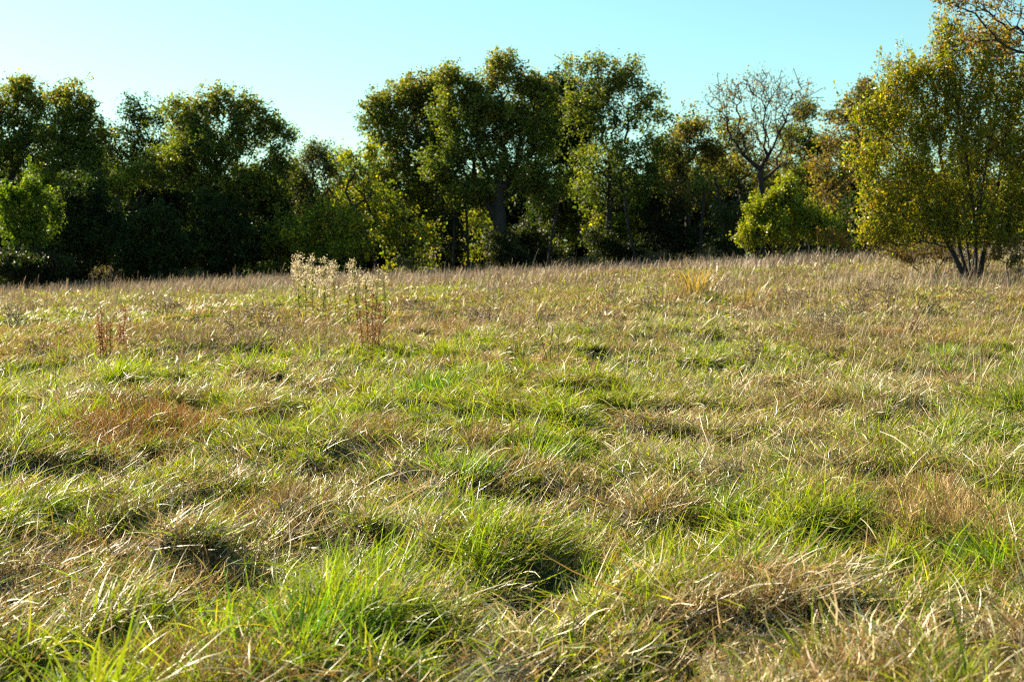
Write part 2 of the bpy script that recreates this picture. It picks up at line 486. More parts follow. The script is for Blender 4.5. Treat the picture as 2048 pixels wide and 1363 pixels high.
# far and tall: the purplish seed grass along the far edge of the field
def tall_grass():
    bag = Bag()
    for d0, d1, N, w, hh in ((26, 52, 42000, .010, .46), (52, 96, 90000, .022, .48)):
        x, y = scatter(N, d0, d1, 2)
        t = x / y
        p = sstep(.40, .62, fbm(x / 5, y / 6, 61, 3)) * .7 + sstep(60, 80, y) * .8
        p = p * np.where(d0 < 50, .35 + sstep(.05, .2, t) * .9, 1)
        keep = rng.random(N) < p
        x, y = x[keep], y[keep]
        n = len(x)
        B = np.stack([x, y, ground(x, y)], -1)
        c = mixpal(n, [(.27, .20, .15), (.34, .26, .19), (.40, .31, .20), (.22, .15, .12)], [3, 3, 2, 1])
        bag.add(*blades(B, hh * np.exp(rng.normal(0, .28, n)), np.full(n, w) * rng.uniform(.6, 1.4, n), lean_dir(x, y, .8), rng.uniform(0, .35, n), rng.uniform(0, .6, n), jit(c * .8, n), jit(c, n), 3, 0, tipw=.4))
    # scattered thin culms nearer by
    for d0, d1, N, w in ((7, 14, 500, .0022), (14, 30, 9000, .0045)):
        x, y = scatter(N, d0, d1, 2)
        keep = rng.random(N) < .12 + .9 * sstep(-.1, .2, x / y) * sstep(.4, .6, fbm(x / 2, y / 2, 62, 2))
        x, y = x[keep], y[keep]
        n = len(x)
        B = np.stack([x, y, ground(x, y)], -1)
        c = mixpal(n, [(.40, .32, .22), (.50, .42, .28), (.26, .18, .12)], [3, 3, 1])
        bag.add(*blades(B, rng.uniform(.3, .65, n), np.full(n, w), lean_dir(x, y, .5), rng.uniform(.1, .6, n), rng.uniform(0, .6, n), jit(c * .8, n), jit(c, n), 4, 0, tipw=.6))
    o = bag.build('tall_seed_grass', M_WEED)
    tag(o, 'thin purplish brown seed grass standing along the far edge of the field', 'seed grass', None, 'stuff')
tall_grass()

# ------------------------------------------------------------------ tubes and trees
def tubes(P0, P1, R0, R1, sides=5):
    n = len(P0)
    T = P1 - P0
    T /= np.linalg.norm(T, axis=1, keepdims=True) + 1e-9
    ref = np.where(np.abs(T[:, 2:3]) < .9, np.array([[0, 0, 1.]]), np.array([[1., 0, 0]]))
    A = np.cross(T, ref); A /= np.linalg.norm(A, axis=1, keepdims=True) + 1e-9
    Bv = np.cross(T, A)
    a = np.linspace(0, 2 * np.pi, sides, endpoint=False)
    d = A[:, None] * np.cos(a)[None, :, None] + Bv[:, None] * np.sin(a)[None, :, None]
    V = np.stack([P0[:, None] + d * R0[:, None, None], (P1 + T * R1[:, None] * .3)[:, None] + d * R1[:, None, None]], 1).reshape(-1, 3)
    i = (np.arange(n) * sides * 2)[:, None]
    j = np.arange(sides)[None]
    jn = (j + 1) % sides
    F = np.stack([i + j, i + jn, i + sides + jn, i + sides + j], -1).reshape(-1, 4)
    return V, F

def leaves(Pc, size, cols, aspect=.6, nz=.3, droop=0.0):
    """one folded leaf blade per point"""
    n = len(Pc)
    D = rng.normal(0, 1, (n, 3)); D[:, 2] = D[:, 2] * .7 - droop
    D /= np.linalg.norm(D, axis=1, keepdims=True)
    N = rng.normal(0, 1, (n, 3)); N[:, 2] += nz
    S = np.cross(D, N); S /= np.linalg.norm(S, axis=1, keepdims=True) + 1e-9
    U = np.cross(S, D)
    s = size[:, None]
    V = np.stack([Pc - D * s * .5, Pc + S * s * aspect * .5 + U * s * .10 + D * s * .02, Pc + D * s * .5 - U * s * .06, Pc - S * s * aspect * .5 + U * s * .10 + D * s * .02], 1).reshape(-1, 3)
    F = np.arange(n * 4).reshape(-1, 4)
    return V, F, np.repeat(cols, 4, 0)

def skeleton(stems, A, bf=.35, step=.7, wob=.12, thr=.36):
    """join attractor points A to the stems greedily, short paths first; returns nodes, parents, tips"""
    pos, par, plen = [], [], []
    for st in stems:
        prev = -1
        for k, p in enumerate(st):
            pos.append(p); par.append(prev)
            plen.append(0 if prev < 0 else plen[prev] + np.linalg.norm(p - pos[prev]))
            prev = len(pos) - 1
    cap = len(pos) + len(A) * 6 + 10
    PP = np.full((cap, 3), 1e9); PL = np.full(cap, 1e9)
    n = len(pos); PP[:n] = pos; PL[:n] = plen
    minz = min(s[0][2] for s in stems)
    order = np.argsort(np.linalg.norm(A - stems[0][-1][None] * np.array([[1, 1, .8]]), axis=1))
    tips = []
    starts = np.ones(cap, bool)
    for st0 in range(n):
        h = pos[st0][2] - minz
        starts[st0] = h > thr * (A[:, 2].mean() - minz) * (len(stems) == 1)
    for q in order:
        p = A[q]
        d = PP[:n] - p
        dist = np.sqrt((d * d).sum(1))
        cost = dist + bf * PL[:n] + np.maximum(0, d[:, 2]) * 1.0 + np.where(starts[:n], 0, 1e3)
        k = int(np.argmin(cost))
        m = max(1, int(dist[k] / step))
        m = min(m, 5)
        prev = k
        a = PP[k].copy()
        for t in range(1, m + 1):
            f = t / m
            c = a * (1 - f) + p * f
            if t < m:
                c = c + rng.normal(0, wob, 3) * dist[k] / max(m, 1) * .8
                c[2] -= math.sin(f * math.pi) * dist[k] * .06
            PP[n] = c
            PL[n] = PL[prev] + np.linalg.norm(c - PP[prev])
            par.append(prev); prev = n; n += 1
        tips.append(prev)
    return PP[:n], np.array(par), np.array(tips)

def stem_path(b, top, n=8, wob=.12):
    f = np.linspace(0, 1, n)[:, None]
    Pp = b[None] * (1 - f) + top[None] * f
    w = rng.normal(0, wob, (n, 3)) * np.array([[1, 1, .2]])
    w[0] = 0
    return [p for p in Pp + np.cumsum(w, 0) * .5]

def tree(name, label, cat, base_px, dist, top_py, lobes, pal, group=None, trunk_r=.22, nleaf=36, leaf=.175, clump=.50, dens=1.0,
         stems=1, spread=.5, shoot=0, hi=None, mat=None, bark=None, aspect=.62, depth=.75, bare=0, lean=0, rmin=.008, fork=.72, thr=.36, fill=.6, droop=0):
    """base_px: trunk foot column; lobes: (px, py, half width, half height) in photo pixels at this distance; pal: leaf colours with weights"""
    mat = mat or M_LEAF
    s = dist / FPX
    bx = P(base_px, 600, dist)[0]
    base = np.array((bx, dist, float(ground(bx, dist)) - .12))
    A = []
    tv = 0
    cen = []
    lobes = list(lobes)
    if cat in ('shrub', 'small tree') and dist > 80 and dist % 1 == 0:
        lobes += [(base_px - 20, 545, 36, 26), (base_px + 28, 548, 36, 24)]
    for (px, py, rx, ry) in lobes:
        c = P(px, py, dist)
        c[1] += rng.uniform(-.3, .3) * rx * s * .6
        r = np.array((rx * s, (rx * depth + 6) * s, ry * s))
        cen.append((c, r))
        n = max(6, int(dens * 40 * (r[0] * r[1] * r[2]) ** (2 / 3)))
        ns = max(3, int(rx * ry / 260))
        sv = rng.normal(0, 1, (ns, 3)); sv /= np.linalg.norm(sv, axis=1, keepdims=True)
        sc = c + sv * r * rng.uniform(.35, .80, (ns, 1))
        sr = rng.uniform(.26, .50, (ns, 1)) * (r.mean() * .5 + r * .5)
        q = rng.integers(0, ns, n)
        v = rng.normal(0, 1, (n, 3)); v /= np.linalg.norm(v, axis=1, keepdims=True)
        v = v * (rng.random((n, 1)) ** .42)
        A.append(np.where((rng.random(n) < fill)[:, None], c + v * r * rng.choice([.8, .95, 1.22], (n, 1), p=[.6, .28, .12]), sc[q] + v * sr[q]))
    A = np.concatenate(A)
    A = A[A[:, 2] > base[2] + .25]
    cz = np.average([c[2] - r[2] * .2 for c, r in cen], weights=[r[0] for c, r in cen])
    cx = np.average([c[0] for c, r in cen], weights=[r[0] for c, r in cen])
    sl = []
    for k in range(stems):
        if stems == 1:
            top = np.array((bx * .55 + cx * .45 + lean, dist, base[2] + (cz - base[2]) * fork))
            b = base
        else:
            an = rng.random() * 6.28
            b = base + np.array((math.cos(an), math.sin(an), 0)) * rng.uniform(.05, .3) * spread
            c, r = cen[k % len(cen)]
            top = np.array((bx + (c[0] - bx) * rng.uniform(.4, .8) + rng.normal(0, .1), dist + rng.normal(0, .5) * spread * 2, base[2] + (c[2] - base[2]) * rng.uniform(.5, .85)))
        H = np.linalg.norm(top - b)
        sl.append(stem_path(b, top, max(4, int(H / .8)), min(.12, H * .015) + .02))
    PP, par, tips = skeleton(sl, A, thr=thr)
    n = len(PP)
    w = np.zeros(n); w[tips] = 1
    for k in range(n - 1, -1, -1):
        if par[k] >= 0:
            w[par[k]] += w[k]
    R = w ** .56
    R = np.maximum(rmin, R / R.max() * trunk_r)
    root = thing(name, tuple(base), label, cat, group)
    ch = np.nonzero(par >= 0)[0]
    R0 = np.where(R[par[ch]] > 2.2 * R[ch], R[ch] * 1.4, R[par[ch]])
    flare = np.where((par[ch] >= 0) & (PP[par[ch]][:, 2] < base[2] + .3), 1.35, 1.0)
    V, F = tubes(PP[par[ch]], PP[ch], R0 * flare, R[ch], 6)
    trunkV, trunkF = V, F
    # leaves
    T = PP[tips]
    keep = rng.random(len(T)) >= bare
    T = T[keep]
    nl = rng.poisson(nleaf * np.exp(rng.normal(0, .35, len(T)))) + 2
    k = np.repeat(np.arange(len(T)), nl)
    m = len(k)
    if shoot:
        f = rng.random(m)
        sd_ = rng.normal(0, .28, (len(T), 3)); sd_[:, 2] = rng.uniform(.6, 1.2, len(T))
        sl_ = shoot * rng.uniform(.5, 1.3, len(T))
        Lp = T[k] + sd_[k] * (f * sl_[k])[:, None] + rng.normal(0, clump * .35, (m, 3)) * (1.1 - .7 * f)[:, None]
        # shoots themselves
        V2, F2 = tubes(T, T + sd_ * sl_[:, None], np.full(len(T), rmin), np.full(len(T), rmin * .5), 3)
        trunkF = np.concatenate([trunkF, F2 + len(trunkV)]); trunkV = np.concatenate([trunkV, V2])
    else:
        ax = rng.normal(0, 1, (len(T), 3)) + (T - A.mean(0)) / (np.abs(T - A.mean(0)).max() + 1e-6) * 1.5
        ax /= np.linalg.norm(ax, axis=1, keepdims=True)
        Lp = T[k] + ax[k] * (rng.uniform(-.6, 1.3, m) * clump)[:, None] + np.clip(rng.normal(0, .9, (m, 3)), -1.5, 1.5) * clump * .45 * (rng.uniform(.6, 1.3, len(T))[k])[:, None]
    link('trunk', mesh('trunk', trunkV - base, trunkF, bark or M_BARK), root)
    ok = Lp[:, 2] > base[2] + .15
    Lp, k = Lp[ok], k[ok]
    m = len(Lp)
    cs = np.array([p[:3] for p in pal]); ws = np.array([p[3] for p in pal])
    cl = rng.choice(len(cs), len(T), p=ws / ws.sum())[k]
    mixl = rng.random(m) < .45
    cl = np.where(mixl, rng.choice(len(cs), m, p=ws / ws.sum()), cl)
    c = cs[cl]
    if hi is not None:                                  # turning leaves on the outermost, highest twigs
        zt = (Lp[:, 2] - Lp[:, 2].min()) / (np.ptp(Lp[:, 2]) + 1e-6)
        c = np.where((rng.random(m) < sstep(.55, 1.0, zt) * hi[3] * .7)[:, None], np.array(hi[:3]), c)
    c = jit(c, m, .2, .08)
    V, F, C = leaves(Lp - base, leaf * np.exp(rng.normal(0, .25, m)), c, aspect, .4, droop)
    link('crown', mesh('crown', V, F, mat, C, False), root)
    return root

OAK = [(.085, .115, .018, 5), (.13, .15, .024, 4), (.20, .20, .035, 2), (.040, .065, .014, 2)]
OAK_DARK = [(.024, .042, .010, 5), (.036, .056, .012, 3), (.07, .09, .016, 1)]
OLIVE = [(.10, .105, .040, 4), (.075, .085, .03, 3), (.13, .10, .035, 1)]
YEL = [(.26, .27, .016, 4), (.17, .21, .016, 3), (.36, .29, .02, 2), (.08, .11, .016, 1)]
BRIGHT = [(.13, .19, .012, 5), (.065, .105, .012, 5), (.22, .24, .02, 1)]
BRN = [(.16, .10, .035, 3), (.11, .09, .03, 3), (.20, .13, .04, 2), (.08, .07, .03, 2)]
GOLD = (.24, .19, .045, .5)
TL = 'trees of the wood along the far edge of the field'
SH = 'shrubs at the foot of the wood'

# --- left group
tree('oak_tree', 'tall dark green oak cut by the left edge, tallest crown of the far left', 'tree', 35, 96, 150,
     [(-30, 225, 60, 50), (40, 205, 60, 48), (25, 290, 85, 60), (-50, 330, 70, 60), (80, 260, 40, 50), (45, 172, 28, 22)], OAK, TL, .24, hi=GOLD, dens=.9)
tree('oak_tree', 'rounded green oak with gold tinted top, second crown from the left edge', 'tree', 130, 94, 160,
     [(150, 215, 52, 50), (130, 280, 70, 60), (175, 275, 50, 55), (160, 340, 80, 50), (115, 200, 25, 30)], OAK, TL, .22, hi=(.28, .20, .04, .6), dens=.9)
tree('oak_tree', 'thin crowned dark tree between the gold tinted oak and the broad left oak', 'tree', 290, 97, 185,
     [(262, 225, 30, 36), (300, 240, 45, 40), (240, 290, 50, 50), (310, 320, 80, 70), (230, 360, 60, 60)], OAK_DARK, TL, .22, nleaf=20, dens=.8)
tree('oak_tree', 'broad spreading dark oak at the right end of the left group of trees', 'tree', 432, 92, 170,
     [(425, 205, 45, 34), (370, 235, 55, 42), (485, 225, 50, 40), (425, 290, 110, 60), (535, 260, 42, 36), (555, 320, 45, 42), (350, 330, 80, 55), (480, 370, 105, 60), (575, 270, 18, 16)],
     OAK, TL, .34, hi=GOLD, dens=.95)
for i, (px, d, tp, lob, lab) in enumerate([
    (-60, 90, 330, [(-80, 390, 80, 70), (-40, 470, 90, 70)], 'dark leafy undergrowth tree just inside the left edge'),
    (20, 92, 380, [(0, 440, 60, 60), (40, 490, 70, 50)], 'dark shrubby growth behind the bright green sapling'),
    (150, 89, 340, [(150, 400, 70, 60), (190, 470, 80, 60), (130, 480, 70, 60)], 'dark shrubby tree right of the bright green sapling'),
    (300, 88, 400, [(300, 450, 60, 45), (330, 500, 75, 45), (270, 500, 50, 40)], 'rounded dark shrub in the shade under the left oaks'),
    (440, 90, 380, [(440, 430, 70, 50), (480, 490, 80, 50), (410, 500, 70, 45)], 'dark shrub under the trunk of the broad left oak'),
    (540, 93, 360, [(545, 410, 50, 50), (560, 480, 60, 55)], 'dark shrub below the right end of the broad left oak')]):
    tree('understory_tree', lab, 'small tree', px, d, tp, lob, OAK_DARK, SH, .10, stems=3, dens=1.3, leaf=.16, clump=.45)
tree('sapling', 'bright yellow green sapling glowing against the dark trees at the left edge', 'sapling', 75, 84, 345,
     [(60, 385, 30, 36), (30, 425, 40, 36), (88, 425, 36, 40), (10, 410, 24, 36), (75, 470, 44, 36), (40, 480, 40, 34)], BRIGHT, SH, .07, stems=4, shoot=.9, leaf=.15, clump=.4, nleaf=34, dens=1.3)

# --- between the groups
tree('poplar_tree', 'hazy olive grey tree in the gap between the two groups of tall trees', 'tree', 640, 104, 280,
     [(630, 310, 36, 30), (600, 360, 45, 45), (660, 340, 36, 40), (630, 410, 65, 55)], OLIVE, TL, .18, dens=1.1, leaf=.15)
tree('walnut_tree', 'yellow green tree with a slender leaning trunk left of the central oaks', 'tree', 792, 90, 290,
     [(690, 320, 38, 26), (720, 350, 45, 40), (740, 300, 30, 26), (755, 400, 55, 45), (690, 390, 36, 36), (770, 455, 50, 36)], YEL + [(.08, .11, .015, 4)], TL, .12, dens=.75, fill=.6, leaf=.18, lean=-.6, nleaf=20, clump=.42)
tree('bright_shrub', 'sunlit yellow green shrub below the gap in the tree line', 'shrub', 655, 88, 400,
     [(630, 430, 40, 40), (690, 450, 44, 44), (600, 470, 45, 40), (650, 490, 60, 36)], YEL + [(.06, .09, .015, 5)], SH, .06, stems=4, leaf=.17, clump=.45, dens=.75, fill=.8, nleaf=20)
tree('bright_shrub', 'yellow green shrub at the left foot of the gap, half in shade', 'shrub', 560, 90, 430,
     [(560, 460, 40, 32), (540, 490, 40, 30), (580, 500, 36, 28)], [(.09, .11, .018, 3), (.20, .21, .02, 2)], SH, .05, stems=3, leaf=.16, clump=.4)
tree('bright_shrub', 'gold and green shrub at the foot of the leaning yellow green tree', 'shrub', 820, 89, 410,
     [(810, 450, 44, 44), (850, 470, 44, 40), (790, 490, 40, 36), (840, 515, 40, 24)], YEL + [(.07, .09, .015, 5)], SH, .06, stems=3, leaf=.17, clump=.5, dens=.45, fill=.8, nleaf=16)

# --- central oaks
tree('oak_tree', 'left oak of the central group, its sunlit left side stepping down to the gap', 'tree', 850, 95, 145,
     [(815, 185, 50, 36), (770, 215, 46, 38), (850, 210, 50, 44), (800, 270, 75, 52), (870, 290, 60, 60), (790, 340, 75, 50), (850, 390, 75, 55), (740, 240, 26, 26), (880, 170, 34, 34), (890, 240, 50, 50)],
     OAK + [(.14, .13, .022, 3)], TL, .26, hi=GOLD, dens=.95)
tree('oak_tree', 'great central oak with a thick dark trunk and spreading limbs', 'tree', 1000, 90, 110,
     [(905, 155, 42, 32), (1005, 145, 50, 34), (955, 175, 45, 36), (1055, 170, 40, 34), (910, 220, 60, 50), (1000, 220, 65, 45), (1085, 200, 42, 40), (1080, 270, 55, 50), (950, 290, 75, 45),
      (890, 330, 60, 45), (1040, 330, 70, 40), (960, 380, 75, 32), (1090, 370, 50, 40), (1010, 120, 24, 14), (1030, 245, 60, 44), (960, 235, 50, 40)],
     OAK, TL, .48, hi=(.26, .18, .05, .45), dens=.9, bare=.05)
tree('oak_tree', 'narrow dark tree rising between the great central oak and the open topped oak', 'tree', 1120, 98, 140,
     [(1085, 175, 36, 32), (1120, 180, 44, 34), (1160, 205, 40, 40), (1120, 230, 50, 48), (1130, 310, 60, 60), (1110, 400, 60, 55), (1150, 260, 56, 56), (1095, 260, 40, 50)], OAK_DARK, TL, .22, dens=1.2)
tree('oak_tree', 'open topped oak at the right of the central group, sky showing through its crown', 'tree', 1215, 92, 105,
     [(1150, 140, 30, 26), (1190, 130, 34, 26), (1225, 165, 44, 40), (1185, 230, 50, 44), (1260, 150, 40, 32), (1210, 185, 50, 34), (1295, 195, 36, 36), (1150, 210, 34, 44), (1250, 235, 62, 30), (1320, 235, 28, 26), (1225, 310, 100, 44),
      (1320, 285, 45, 36), (1200, 370, 75, 45), (1290, 360, 60, 50)],
     OAK, TL, .24, hi=GOLD, dens=.78, nleaf=22, stems=1)
tree('bright_shrub', 'lit green understory sapling right of the great central oak trunk', 'sapling', 1150, 97, 330,
     [(1150, 370, 36, 34), (1170, 420, 46, 40), (1130, 460, 36, 40)], [(.15, .18, .02, 3), (.08, .11, .018, 3)], SH, .07, stems=3, leaf=.17, dens=.8)
tree('bright_shrub', 'lit green sapling under the open topped oak', 'sapling', 1262, 95, 340,
     [(1262, 385, 34, 34), (1285, 420, 40, 34), (1240, 460, 45, 36)], [(.16, .20, .02, 3), (.08, .11, .018, 3)], SH, .07, stems=3, leaf=.17, dens=.9)
for (px, d, lob, lab, pal_) in [
    (712, 87, [(705, 455, 36, 34), (730, 490, 40, 30), (690, 500, 36, 26)], 'sunlit yellow shrub between the gap shrub and the leaning trunk', YEL),
    (890, 96, [(885, 430, 36, 36), (900, 480, 36, 34)], 'yellow green sapling deep in the wood left of the slim trunk pair', YEL),
    (1195, 94, [(1190, 450, 34, 36), (1210, 490, 40, 28)], 'low yellow green sapling left of the open topped oak trunk', YEL),
    (270, 92, [(265, 350, 40, 30), (240, 375, 36, 30)], 'dull green gold sapling glimpsed between the left oaks', YEL),
    (1360, 92, [(1350, 400, 34, 34), (1335, 370, 34, 28)], 'dull golden sapling under the brownish green tree', BRN)]:
    tree('bright_shrub', lab, 'sapling', px, d, 400, lob, pal_ + [(.07, .09, .015, 3)], SH, .05, stems=3, leaf=.17, clump=.5, dens=.7, fill=.9, nleaf=18)
tree('bright_shrub', 'small golden sapling seen just left of the great central oak trunk', 'sapling', 955, 98, 410,
     [(950, 440, 30, 34), (975, 470, 32, 32), (940, 500, 30, 26)], YEL + [(.07, .09, .015, 4)], SH, .05, stems=2, leaf=.17, dens=.7, fill=.8, nleaf=18)
for (px, d, tp, lob, lab) in [
    (900, 92, 420, [(900, 450, 40, 36), (890, 500, 50, 32)], 'dark brush between the gold shrub and the great central oak'),
    (1000, 86, 440, [(995, 490, 46, 34), (1020, 515, 50, 26)], 'dark brush at the foot of the great central oak trunk'),
    (60, 81, 440, [(50, 525, 60, 28), (10, 530, 50, 28), (110, 528, 50, 28)], 'dark brush in front of the bright green sapling'),
    (1060, 93, 420, [(1060, 470, 45, 36), (1080, 505, 50, 24)], 'dark brush just right of the great central oak trunk'),
    (1210, 91, 440, [(1200, 480, 45, 30), (1240, 500, 45, 24)], 'dark brush at the foot of the open topped oak'),
    (1330, 92, 400, [(1330, 430, 50, 50), (1370, 480, 60, 34), (1310, 490, 45, 28)], 'dark thicket between the open topped oak and the bare topped tree'),
    (1430, 93, 410, [(1430, 450, 36, 40), (1440, 490, 45, 24)], 'dark thicket just left of the round yellow green bush')]:
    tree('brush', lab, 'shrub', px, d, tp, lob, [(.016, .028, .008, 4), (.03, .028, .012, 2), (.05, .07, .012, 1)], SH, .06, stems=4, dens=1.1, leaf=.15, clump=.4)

# --- right of centre
tree('elm_tree', 'brownish green tree just right of the open topped oak', 'tree', 1375, 96, 225,
     [(1385, 262, 45, 34), (1350, 310, 50, 40), (1420, 300, 40, 40), (1380, 370, 75, 55)], BRN + OAK, TL, .20, hi=(.30, .18, .05, .5), dens=.9)
tree('bare_tree', 'nearly bare tree with a fan of fine twigs and scattered brown leaves', 'tree', 1525, 88, 140,
     [(1450, 190, 50, 44), (1515, 178, 66, 46), (1585, 195, 56, 50), (1440, 240, 28, 28), (1530, 240, 65, 42), (1600, 240, 28, 34), (1490, 280, 55, 36), (1560, 300, 55, 40)],
     [(.20, .13, .05, 3), (.15, .11, .04, 2), (.12, .12, .04, 1)], TL, .20, nleaf=2, leaf=.12, dens=1.5, clump=.4, rmin=.020, fork=.34, thr=.12, fill=1.0)
tree('elm_tree', 'yellow brown tree filling in behind the nearly bare tree', 'tree', 1470, 100, 230,
     [(1460, 260, 50, 36), (1490, 330, 70, 60), (1430, 340, 50, 50), (1560, 370, 60, 55)], BRN + YEL[:2], TL, .2, dens=.75, nleaf=20)
tree('elm_tree', 'small green crowned tree just right of the nearly bare tree', 'tree', 1612, 101, 200,
     [(1612, 225, 26, 26), (1600, 280, 45, 40), (1640, 300, 40, 40), (1610, 360, 70, 50)], OAK + [(.17, .14, .03, 3)], TL, .18, dens=.9)
tree('elm_tree', 'golden brown tree left of the large near tree at the right', 'tree', 1660, 80, 240,
     [(1665, 275, 36, 32), (1640, 330, 36, 40), (1680, 350, 42, 50), (1660, 420, 55, 50)], BRN + [(.26, .19, .03, 3)], TL, .14, dens=.9, nleaf=20, leaf=.14)
tree('elm_tree', 'olive crown showing above and behind the left shoulder of the large near tree', 'tree', 1740, 84, 160,
     [(1735, 190, 36, 28), (1700, 230, 40, 36), (1770, 230, 50, 45), (1730, 300, 70, 55)], OLIVE + BRN, TL, .2, dens=.95)
tree('round_bush', 'round yellow green bush standing in front of the wood right of centre', 'bush', 1550, 70, 365,
     [(1572, 398, 34, 28), (1520, 432, 36, 30), (1600, 438, 46, 34), (1540, 415, 26, 26), (1555, 465, 75, 36), (1495, 480, 36, 22), (1640, 470, 40, 28), (1578, 380, 20, 18), (1655, 460, 26, 18)],
     [(.19, .23, .014, 5), (.12, .17, .014, 3), (.30, .26, .02, 1.5)], None, .04, stems=6, shoot=.8, leaf=.11, clump=.33, nleaf=36, dens=3, fill=.7, mat=M_LEAF_GLOSS)
tree('brush', 'small orange leaved shrub at the right side of the round bush', 'shrub', 1665, 68, 445,
     [(1660, 465, 26, 14), (1680, 482, 26, 14)], [(.26, .13, .03, 3), (.18, .14, .03, 2)], SH, .03, stems=3, leaf=.10, clump=.25)
for (px, d, lob, lab) in [
    (1480, 86, [(1475, 440, 45, 50), (1460, 480, 40, 30)], 'dark thicket behind the left side of the round bush'),
    (1630, 84, [(1640, 430, 50, 45), (1670, 470, 45, 36)], 'dark thicket behind the right side of the round bush'),
    (1730, 78, [(1720, 430, 45, 45), (1740, 475, 50, 30)], 'dark thicket between the round bush and the large near tree')]:
    tree('brush', lab, 'shrub', px, d, 400, lob, OAK_DARK + [(.08, .06, .03, 2)], SH, .06, stems=4, dens=1.2, leaf=.14, clump=.4)

# --- the large near tree on the right
tree('pear_tree', 'large yellow green tree with glossy leaves and low forking trunk near the right edge', 'tree', 1948, 45, 40,
     [(1900, 92, 34, 40), (1905, 125, 50, 44), (1985, 120, 60, 55), (1800, 180, 55, 50), (1860, 190, 70, 60), (1950, 210, 90, 70), (2050, 200, 70, 80), (1745, 250, 55, 50), (1830, 270, 85, 65), (1930, 300, 110, 70),
      (2040, 310, 90, 80), (1735, 330, 48, 50), (1810, 370, 80, 50), (1910, 400, 90, 46), (2050, 420, 90, 60), (1760, 420, 55, 38), (1765, 460, 50, 24), (1850, 450, 60, 30), (2130, 280, 80, 100), (2120, 440, 60, 60), (1880, 465, 60, 26), (1740, 480, 40, 20), (1990, 455, 60, 26), (1925, 485, 70, 26), (2000, 490, 60, 26), (1800, 490, 60, 22)],
     [(.20, .205, .014, 5), (.13, .165, .012, 5), (.30, .26, .016, 2.5), (.26, .15, .022, .6)], None, .085, nleaf=28, leaf=.10, clump=.32, dens=2.5, stems=7, spread=.7, fill=.9, shoot=1.0,
     hi=(.30, .19, .03, .25), mat=M_LEAF_GLOSS, aspect=.5, rmin=.006, droop=.6, depth=.8)
tree('oak_tree', 'rust brown oak outside the right edge, its twiggy branches overhanging the top corner', 'tree', 2420, 38, -300,
     [(1960, 5, 80, 40), (2030, 50, 60, 60), (1900, -5, 60, 22), (1990, 60, 60, 30), (2060, -40, 110, 70), (2180, 0, 110, 120), (2300, -60, 90, 90), (2420, 60, 90, 90), (1960, 75, 60, 26), (2030, 110, 40, 26), (1885, -8, 34, 14)],
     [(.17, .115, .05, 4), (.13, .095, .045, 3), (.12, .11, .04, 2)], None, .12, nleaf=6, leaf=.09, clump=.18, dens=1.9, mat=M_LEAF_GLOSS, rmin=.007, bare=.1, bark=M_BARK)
tree('brush', 'leafless brown brush under the low branches of the large near tree', 'shrub', 1860, 48, 450,
     [(1840, 500, 70, 30), (1905, 495, 50, 34), (1790, 508, 50, 18), (1960, 515, 36, 22)], [(.15, .10, .05, 3), (.10, .075, .04, 3)], SH, .03, stems=7, leaf=.07, nleaf=22, clump=.18, dens=3, bark=M_TWIG)
tree('brush', 'tangled brown and ochre brush at the right edge beside the large tree trunk', 'shrub', 2020, 44, 480,
     [(2020, 510, 36, 26), (2060, 500, 50, 34)], [(.20, .14, .05, 3), (.15, .15, .03, 2), (.10, .075, .04, 3)], SH, .03, stems=6, leaf=.07, nleaf=24, clump=.18, dens=3, bark=M_TWIG)

for (px, d, lob, lab, bw) in [
    (815, 84, [(815, 522, 40, 16)], 'low brown twiggy brush at the wood edge below the leaning yellow green tree', 1),
    (1310, 84, [(1310, 512, 46, 16), (1350, 516, 30, 12)], 'brown twiggy brush at the wood edge right of the open topped oak', 1),
    (1420, 80, [(1420, 508, 36, 14)], 'brown twiggy brush at the wood edge left of the round bush', 1),
    (620, 86, [(620, 535, 50, 16)], 'brown twiggy brush at the wood edge behind the fluffy headed weeds', 1),
    (210, 84, [(210, 548, 40, 18)], 'brown twiggy brush at the wood edge on the left', 1),
    (1160, 86, [(1160, 520, 60, 16)], 'brown twiggy brush at the wood edge below the lit green sapling', 1),
    (380, 85, [(380, 548, 50, 14)], 'brown twiggy brush at the wood edge under the broad left oak', 1)]:
    tree('brush', lab, 'shrub', px, d + .01, 500, lob, [(.12, .085, .045, 3), (.16, .12, .06, 2), (.08, .08, .03, 1)], 'brown brush along the wood edge', .02, stems=6, leaf=.10, nleaf=8, clump=.2, dens=1.4, rmin=.009, bark=M_TWIG)

for (px, d, lean_, lob, lab) in [
    (770, 88, -1.6, [(715, 350, 26, 24), (735, 390, 22, 20)], 'slender dark trunk leaning left, in front of the yellow green tree'),
    (905, 91, .2, [(900, 400, 26, 20)], 'slim dark trunk left of the great central oak, left of a pair'),
    (938, 91, -.2, [(940, 395, 26, 20)], 'slim dark trunk left of the great central oak, right of a pair'),
    (1090, 90, .5, [(1100, 400, 30, 24)], 'slim dark trunk right of the great central oak'),
    (1272, 90, -.5, [(1250, 370, 30, 24)], 'slim dark trunk right of the open topped oak'),
    (1395, 90, .3, [(1400, 370, 30, 26)], 'slim dark trunk under the brownish green tree'),
    (1452, 89, -.3, [(1440, 360, 28, 26)], 'slim dark trunk left of the nearly bare tree'),
    (185, 91, .4, [(195, 350, 30, 26)], 'slim dark trunk under the gold tinted oak'),
    (510, 91, -.3, [(500, 350, 30, 26)], 'slim dark trunk right of the broad left oak')]:
    tree('slim_tree', lab, 'tree', px, d, 300, lob, OAK, 'slim dark trunks inside the wood edge', .10, lean=lean_, dens=.5, nleaf=14, fork=.95, thr=.6, rmin=.014)

